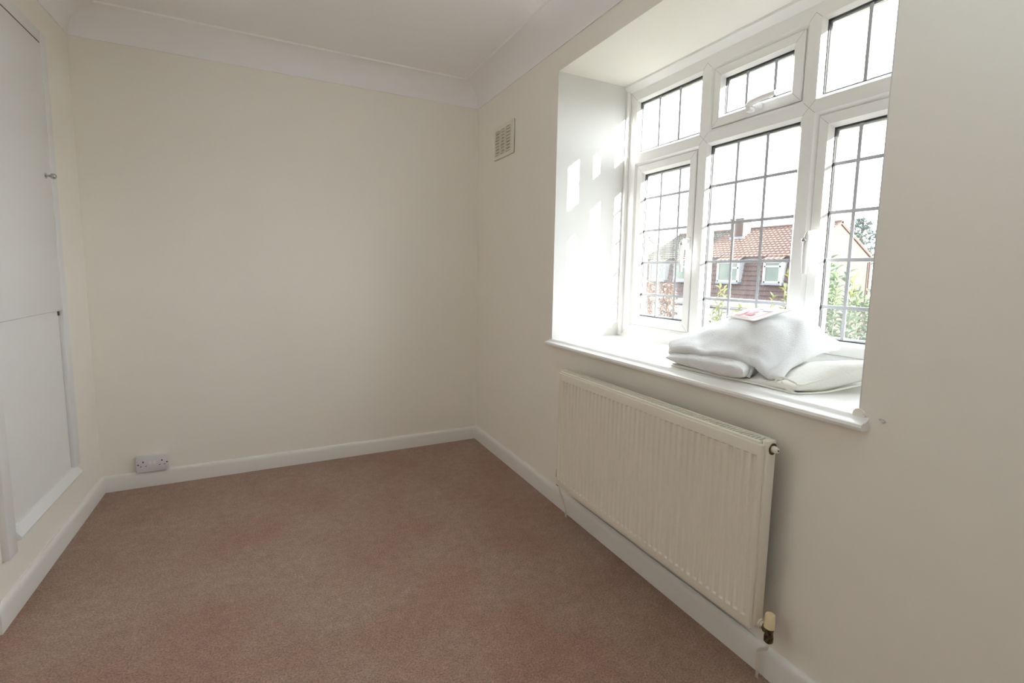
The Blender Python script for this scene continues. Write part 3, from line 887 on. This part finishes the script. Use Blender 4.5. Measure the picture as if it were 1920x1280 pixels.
m_hung = M('brown_hung_tile', (0.042, 0.030, 0.030), 0.75, 0.12, noise=(1.5, (0.053, 0.034, 0.031), 0.40, 0.68))
def brick_mat(name, c1, c2, mort):
    m = M(name, c1, 0.85, 0.2)
    t = m.node_tree; bk = t.nodes.new('ShaderNodeTexBrick'); tcn = t.nodes.new('ShaderNodeTexCoord')
    mp = t.nodes.new('ShaderNodeMapping'); mp.inputs['Rotation'].default_value = (math.radians(90), 0, 0)
    cmb = t.nodes.new('ShaderNodeCombineXYZ'); sp = t.nodes.new('ShaderNodeSeparateXYZ'); ad = t.nodes.new('ShaderNodeMath')
    t.links.new(tcn.outputs['Object'], sp.inputs[0]); t.links.new(sp.outputs['X'], ad.inputs[0]); t.links.new(sp.outputs['Y'], ad.inputs[1])
    t.links.new(ad.outputs[0], cmb.inputs[0]); t.links.new(sp.outputs['Z'], cmb.inputs[1])
    t.links.new(cmb.outputs[0], bk.inputs['Vector'])
    bk.inputs['Color1'].default_value = (*c1, 1); bk.inputs['Color2'].default_value = (*c2, 1); bk.inputs['Mortar'].default_value = (*mort, 1)
    bk.inputs['Scale'].default_value = 1.0; bk.inputs['Brick Width'].default_value = 0.225; bk.inputs['Row Height'].default_value = 0.075
    bk.inputs['Mortar Size'].default_value = 0.010
    t.links.new(bk.outputs['Color'], t.nodes['Principled BSDF'].inputs['Base Color'])
    return m
m_brick = brick_mat('orange_brick', (0.031, 0.0185, 0.0135), (0.025, 0.0148, 0.0105), (0.033, 0.025, 0.020))
m_brick_old = brick_mat('sooty_chimney_brick', (0.040, 0.021, 0.017), (0.026, 0.016, 0.014), (0.045, 0.037, 0.032))
m_flash = M('lead_flashing', (0.075, 0.085, 0.10), 0.5, 0.3)
m_white_out = M('white_exterior_paint', (0.20, 0.205, 0.215), 0.45, 0.4)
m_pane_far = M('far_window_glass', (0.045, 0.060, 0.055), 0.3, 0.2, noise=(2.2, (0.07, 0.085, 0.068), 0.35, 0.65))
m_fascia = M('dark_fascia', (0.032, 0.028, 0.034), 0.6, 0.3)
m_ridge = M('ridge_tile', (0.045, 0.027, 0.022), 0.8, 0.2)
m_verge = M('red_verge', (0.034, 0.015, 0.011), 0.8, 0.2)
m_pot = M('terracotta', (0.05, 0.024, 0.015), 0.8, 0.2)

def tiles(p0, p1, y0, y1, nrow, tw, amp, step):
    """courses of interlocking tiles on the slope p0(x,z) -> p1(x,z), running from y0 to y1"""
    mb = MB()
    d = Vector((p1[0] - p0[0], 0, p1[1] - p0[1])); nrm = Vector((-d.z, 0, d.x)).normalized()
    if nrm.z < 0: nrm = -nrm
    nc = max(2, int(abs(y1 - y0) / tw))
    prof_ = ((0.0, 0.0), (0.22, 1.0), (0.48, 1.0), (0.70, 0.0))
    for r in range(nrow):
        a = Vector((p0[0], 0, p0[1])) + d * (r / nrow); c = Vector((p0[0], 0, p0[1])) + d * ((r + 1.06) / nrow if r < nrow - 1 else 1)
        lo, hi, ft = [], [], []
        for k in range(nc + 1):
            for s, h in prof_:
                y = y0 + (y1 - y0) * min(1, (k + s) / nc)
                lo.append(a + nrm * (step + h * amp) + Vector((0, y, 0)))
                hi.append(c + nrm * (h * amp * 0.9) + Vector((0, y, 0)))
                ft.append(a + nrm * (-0.005) + Vector((0, y, 0)))
        mb.rings([ft, lo, hi], closed=False)
    return mb

def house(y0, y1, wins, chimney=None, label='', first=False):
    h = empty('terraced_house', (24, (y0 + y1) / 2, GZ))
    tag(h, label, 'house', 'brown tiled houses across the street')
    xe, xr, ze, zr = 22.30, 25.5, 2.33, 4.13
    xb = 2 * xr - xe
    # masonry body with the sunlit gable
    mb = MB()
    pol = [(22.12, GZ), (22.12, -0.05), (22.46, 2.28), (xe + 0.1, ze - 0.05), (xr, zr - 0.06), (xb - 0.1, ze - 0.05), (xb - 0.25, GZ)]
    mb.prism(pol, 'y', y0 + 0.02, y1 - 0.02); mb.build('brick_wall', m_brick, h)
    tiles((xe - 0.15, ze - 0.06), (xr, zr), y0 - 0.06, y1 + 0.06, 13, 0.27, 0.035, 0.035).build('roof_tiles', m_tile, h, recalc=False)['kind'] = 'stuff'
    MB().prism([(xr - 0.05, zr - 0.03), (xb + 0.15, ze - 0.08), (xb + 0.15, ze - 0.14), (xr, zr - 0.10)], 'y', y0 - 0.06, y1 + 0.06).build('rear_roof', m_tile, h)
    MB().tube([(xr, y0 - 0.08, zr + 0.02), (xr, y1 + 0.08, zr + 0.02)], 0.11, 10).build('ridge_tiles', m_ridge, h, auto=40)['kind'] = 'stuff'
    tiles((22.0, -0.05), (22.44, 2.3), y0, y1, 9, 0.155, 0.020, 0.055).build('hung_tiles', m_hung, h, recalc=False)['kind'] = 'stuff'
    MB().box(xe - 0.08, xe + 0.2, y0, y1, ze - 0.22, ze - 0.06).build('fascia', m_fascia, h)
    MB().box(21.93, 22.15, y0, y1, -0.20, -0.05).build('lower_fascia', m_white_out, h)
    for yv in (y0 - 0.08, y1 + 0.02):
        MB().prism([(xe - 0.15, ze - 0.12), (xr, zr - 0.05), (xb + 0.15, ze - 0.12), (xb + 0.15, ze - 0.02), (xr, zr + 0.07), (xe - 0.15, ze - 0.02)], 'y', yv, yv + 0.06).build('verge_board', m_verge, h)
    MB().tube([(xb - 0.32, y0 - 0.08, GZ), (xb - 0.32, y0 - 0.08, ze - 0.2)], 0.055, 8).build('drain_pipe', m_verge, h, smooth=True)
    for (ya, yb, z0, z1, mull) in wins:
        wn = MB()
        fx = 21.90
        for bx in ((ya, yb, z0 - 0.0, z0 + 0.09), (ya, yb, z1 - 0.09, z1), (ya, ya + 0.09, z0, z1), (yb - 0.09, yb, z0, z1)):
            wn.box(fx, fx + 0.10, *bx)
        pn = []
        if mull:
            ym = ya + (yb - ya) * 0.36
            wn.box(fx, fx + 0.10, ym - 0.055, ym + 0.055, z0, z1)
            zt_ = z0 + (z1 - z0) * 0.70
            wn.box(fx, fx + 0.10, ya, ym, zt_ - 0.045, zt_ + 0.045)
        else:
            zt_ = z0 + (z1 - z0) * 0.76
            wn.box(fx, fx + 0.10, ya, yb, zt_ - 0.045, zt_ + 0.045)
        o = wn.build('window', m_white_out, h)
        MB().box(fx + 0.04, fx + 0.06, ya + 0.05, yb - 0.05, z0 + 0.05, z1 - 0.05).build('window_pane', m_pane_far, o)
        for yc in (ya, yb):
            s = 0.05 if yc == yb else -0.05
            MB().prism([(fx, z0), (22.20, z0), (22.46, z1 + 0.05), (fx, z1 + 0.05)], 'y', min(yc, yc + s), max(yc, yc + s)).build('dormer_cheek', m_white_out, o)
        MB().box(fx - 0.05, 22.25, ya - 0.06, yb + 0.06, z0 - 0.11, z0 - 0.0).build('lead_apron', m_flash, o)
        tiles((fx - 0.12, z1 + 0.07), (22.55, z1 + 0.44), ya - 0.10, yb + 0.10, 2, 0.27, 0.03, 0.03).build('dormer_tiles', m_tile, o, recalc=False)['kind'] = 'stuff'
    if chimney:
        ya, yb = chimney
        xa_, xb_ = 24.25, 24.95
        c = MB().box(xa_, xb_, ya, yb, 3.2, 4.62).build('chimney', m_brick_old, h)
        MB().box(xa_ - 0.05, xb_ + 0.05, ya - 0.05, yb + 0.05, 4.62, 4.72).box(xa_ - 0.02, xb_ + 0.02, ya - 0.02, yb + 0.02, 4.50, 4.56).build('chimney_cap', m_brick_old, c)
        MB().box(xa_ - 0.03, xb_ + 0.03, ya - 0.03, yb + 0.03, 3.30, 3.62).build('chimney_flashing', m_flash, c)
    return h
house(12.26, 23.5, [(12.98, 13.93, 0.90, 2.02, False), (15.50, 16.92, 0.90, 2.02, True), (19.3, 20.3, 0.90, 2.02, False), (21.2, 22.6, 0.90, 2.02, True)], (17.25, 18.15),
      'brown tile hung house with chimney and orange tiled roof across the street')
house(26.9, 38.0, [(28.0, 29.0, 0.90, 2.02, False), (31.2, 32.6, 0.90, 2.02, True)], None,
      'farther tile hung house whose orange gable shows through the left casement')

# white boarded garage in front of the house
ga = empty('garage', (16, 11.5, GZ)); tag(ga, 'low white boarded garage in front of the tiled house', 'garage')
MB().box(15.05, 18.4, 9.3, 14.6, GZ, -0.06).build('garage_wall', m_white_out, ga)
for k in range(9):
    z1 = -0.10 - k * 0.29
    MB().prism([(15.05, z1 - 0.285), (14.99, z1 - 0.285), (15.02, z1), (15.05, z1)], 'y', 9.3, 14.6).build('board', m_white_out, ga)
MB().box(14.90, 18.6, 9.15, 14.75, -0.02, 0.16).build('garage_roof', M('pale_roof_edge', (0.13, 0.115, 0.105), 0.7), ga)
MB().tube([(14.88, 9.2, -0.05), (14.88, 14.7, -0.05)], 0.05, 8).build('gutter', m_fascia, ga, smooth=True)
MB().box(15.0, 15.2, 13.0, 13.9, -1.2, -0.45).build('garage_window', m_pane_far, ga)
MB().box(14.6, 14.9, 10.5, 16, GZ, -0.95).build('garden_wall', m_brick, ga)

# ---- planting
def rnd_leaf_mesh(name, L, Wd, mat):
    vs = [(0, 0, 0), (-Wd * .35, L * .25, .010), (0, L * .3, -.004), (Wd * .35, L * .25, .010), (-Wd * .5, L * .55, .004), (0, L * .6, -.010), (Wd * .5, L * .55, .004), (0, L, -.03)]
    fs = [(0, 2, 1), (0, 3, 2), (1, 2, 5, 4), (2, 3, 6, 5), (4, 5, 7), (5, 6, 7)]
    me = bpy.data.meshes.new(name); me.from_pydata(vs, [], fs); me.materials.append(mat)
    for p in me.polygons: p.use_smooth = True
    return me
def leaf_mat(name, c, c2, tr=0.35):
    m = M(name, c, 0.35, 0.5, noise=(3.0, c2, 0.35, 0.65))
    t = m.node_tree; b = t.nodes['Principled BSDF']; out = t.nodes['Material Output']
    tl = t.nodes.new('ShaderNodeBsdfTranslucent'); mx = t.nodes.new('ShaderNodeMixShader'); mx.inputs[0].default_value = tr
    src = b.inputs['Base Color'].links[0].from_socket
    t.links.new(src, tl.inputs[0]); t.links.new(b.outputs[0], mx.inputs[1]); t.links.new(tl.outputs[0], mx.inputs[2]); t.links.new(mx.outputs[0], out.inputs[0])
    return m
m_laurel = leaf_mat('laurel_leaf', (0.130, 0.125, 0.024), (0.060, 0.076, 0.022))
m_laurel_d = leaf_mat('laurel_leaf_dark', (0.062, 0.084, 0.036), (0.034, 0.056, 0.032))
m_stem = M('green_brown_stem', (0.05, 0.045, 0.02), 0.7)
m_beech = leaf_mat('copper_beech_leaf', (0.075, 0.034, 0.019), (0.055, 0.027, 0.017))
m_pine = leaf_mat('pine_needle', (0.030, 0.055, 0.048), (0.020, 0.040, 0.037), 0.15)
m_bark = M('pine_bark', (0.04, 0.025, 0.018), 0.9)

def leaf_matrix(rng, p, d, s):
    d = Vector(d).normalized()
    q = d.to_track_quat('Y', 'Z').to_matrix().to_4x4() @ Matrix.Rotation(rng.uniform(-1.2, 1.2), 4, 'Y')
    return Matrix.Translation(p) @ q @ Matrix.Scale(s, 4)
def merged(name, me, mats, mat, parent, kind='stuff'):
    base_v = np.array([v.co[:] for v in me.vertices]); faces = [tuple(p.vertices) for p in me.polygons]
    mb = MB(); n = len(base_v)
    for Mx in mats:
        A = np.array(Mx)
        v = base_v @ A[:3, :3].T + A[:3, 3]
        o = len(mb.v); mb.v += [tuple(q) for q in v]; mb.f += [tuple(i + o for i in f) for f in faces]
    ob = mb.build(name, mat, parent, smooth=True, recalc=False)
    ob['kind'] = kind
    return ob
def shrub(name, label, group, base, twigs, leafL, leafW, mat, nshow, seed, dens=26.0, mat2=None, spread=0.9):
    """twigs: list of tip points; leaves stand along the upper part of each twig"""
    rng = random.Random(seed)
    root = empty(name, base); tag(root, label, 'shrub', group)
    st = MB(); ms = []
    for tip, low in twigs:
        tip = Vector(tip); b0 = Vector((base[0] + rng.uniform(-.2, .2), base[1] + (tip.y - base[1]) * 0.5, base[2]))
        mid = Vector((tip.x + rng.uniform(-.06, .06), tip.y + rng.uniform(-.06, .06), low))
        pts = [b0, (b0 + mid) / 2, mid, (mid + tip) / 2 + Vector((rng.uniform(-.02, .02), rng.uniform(-.02, .02), 0)), tip]
        st.tube(pts, [0.012, 0.009, 0.006, 0.004, 0.002], 5)
        ln = (tip - mid).length
        nl = max(6, int(ln * dens))
        for k in range(nl):
            f = (k + rng.random()) / nl
            p = mid.lerp(tip, f)
            a = k * 2.4 + rng.uniform(-.4, .4)
            up = 0.35 + 0.9 * f
            d = (math.cos(a) * spread, math.sin(a) * spread, up)
            ms.append(leaf_matrix(rng, p, d, rng.uniform(.7, 1.15)))
        ms.append(leaf_matrix(rng, tip, (rng.uniform(-.2, .2), rng.uniform(-.2, .2), 1), .9))
    st.build('stems', m_stem, root, smooth=True)
    me = rnd_leaf_mesh('leaf', leafL, leafW, mat)
    cpos = Vector(cam.matrix_world.translation)
    ms.sort(key=lambda m_: (m_.translation - cpos).length)
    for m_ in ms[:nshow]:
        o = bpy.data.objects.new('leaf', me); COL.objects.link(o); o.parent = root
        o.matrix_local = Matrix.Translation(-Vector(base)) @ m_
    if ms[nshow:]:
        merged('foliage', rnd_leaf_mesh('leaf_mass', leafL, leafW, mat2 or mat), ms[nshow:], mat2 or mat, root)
    return root
rng = random.Random(4)
# laurel before the right-hand casement: dense, leaves yellow green in the sun
tw = []
for k in range(80):
    y = rng.uniform(-1.55, -0.45); x = rng.uniform(2.6, 3.9)
    yy = y * (x + 1.29) / 4.29 - (x - 3) * -0.35
    top = 1.36 - 0.42 * (min(1, max(0, (-0.62 - y) / 0.45))) if k % 3 else 1.12
    top = top + rng.uniform(-.16, .02) - 0.02
    tw.append(((x, y + (x - 3) * 0.6, top), 0.25 + rng.uniform(-.15, .15)))
tw.append(((3.0, -0.78, 1.24), 0.8)); tw.append(((3.0, -0.99, 1.12), 0.6)); tw.append(((3.05, -0.60, 1.38), 0.8))
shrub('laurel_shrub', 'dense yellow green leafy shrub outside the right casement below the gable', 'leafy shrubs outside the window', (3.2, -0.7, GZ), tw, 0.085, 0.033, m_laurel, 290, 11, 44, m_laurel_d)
# sprigs before the centre light
tw = [((3.0, -0.27, 1.20), 0.85), ((3.05, -0.20, 1.06), 0.70), ((2.95, -0.33, 1.02), 0.70), ((3.1, -0.05, 0.93), 0.6), ((3.0, -0.12, 0.98), 0.6), ((3.1, -0.30, 0.90), 0.5), ((3.1, -0.38, 0.98), 0.5), ((3.0, 0.06, 0.88), 0.5)]
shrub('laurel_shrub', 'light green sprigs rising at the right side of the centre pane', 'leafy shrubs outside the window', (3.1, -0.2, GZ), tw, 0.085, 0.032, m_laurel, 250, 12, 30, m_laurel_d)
tw = [((3.0, 0.50, 1.06), 0.80), ((3.0, 0.44, 1.04), 0.76), ((3.05, 0.58, 0.92), 0.66), ((3.0, 0.53, 0.80), 0.5), ((3.05, 0.62, 0.78), 0.5), ((3.0, 0.24, 0.86), 0.6), ((3.05, 0.19, 0.82), 0.55), ((2.95, 0.48, 0.74), 0.45), ((3.0, 0.33, 0.76), 0.5)]
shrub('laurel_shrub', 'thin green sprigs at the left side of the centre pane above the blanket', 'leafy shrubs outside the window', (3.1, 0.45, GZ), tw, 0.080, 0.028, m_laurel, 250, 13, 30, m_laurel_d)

def column(label, x, y, top, r, seed):
    rng = random.Random(seed)
    root = empty('copper_beech', (x, y, GZ)); tag(root, label, 'shrub', 'copper leaved columns outside the left casement')
    MB().tube([(x, y, GZ), (x + .02, y, top * .3), (x, y + .02, top - .15)], [.05, .035, .01], 8).build('trunk', m_bark, root, smooth=True)
    ms = []
    for k in range(1500):
        a = rng.uniform(0, 6.283); rr = r * math.sqrt(rng.random()) ; z = rng.uniform(-1.6, top)
        rr *= min(1, (top - z) * 2.2 + 0.35)
        ms.append(leaf_matrix(rng, Vector((x + rr * math.cos(a), y + rr * math.sin(a), z)), (math.cos(a), math.sin(a), rng.uniform(-.9, .7)), rng.uniform(.7, 1.2)))
    merged('foliage', rnd_leaf_mesh('beech_leaf', 0.085, 0.055, m_beech), ms, m_beech, root)
column('copper leaved columnar shrub seen at the left side of the left casement', 8.0, 7.25, 1.04, 0.26, 21)
column('shorter copper leaved columnar shrub seen in the middle of the left casement', 8.0, 6.42, 0.98, 0.20, 22)

# pine beyond the gable
root = empty('pine_tree', (44, 22.0, GZ)); tag(root, 'dark blue green pine tree standing beyond the right end of the house', 'tree')
rng = random.Random(8)
MB().tube([(44, 21.2, GZ), (44.1, 21.2, 2), (44, 21.1, 6.2)], [.32, .24, .06], 10).build('trunk', m_bark, root, smooth=True)
ms = []; br = MB()
for k in range(26):
    a = k * 2.4; z = 1.9 + 4.1 * (k / 25); ln = (1.9 - 1.35 * (k / 25)) * rng.uniform(.75, 1.1)
    p0 = Vector((44, 21.15, z)); p1 = p0 + Vector((math.cos(a) * ln, math.sin(a) * ln, 0.28 * ln))
    br.tube([p0, p1], [.05, .02], 5)
    for j in range(95):
        f = rng.uniform(.25, 1.05)
        p = p0.lerp(p1, f) + Vector((rng.gauss(0, .20), rng.gauss(0, .20), rng.gauss(0.05, .10)))
        ms.append(leaf_matrix(rng, p, (rng.gauss(0, 1) + math.cos(a), rng.gauss(0, 1) + math.sin(a), rng.uniform(.1, 1.2)), rng.uniform(.7, 1.2)))
br.build('branch', m_bark, root, smooth=True)
merged('foliage', rnd_leaf_mesh('needle_tuft', 0.34, 0.085, m_pine), ms, m_pine, root)
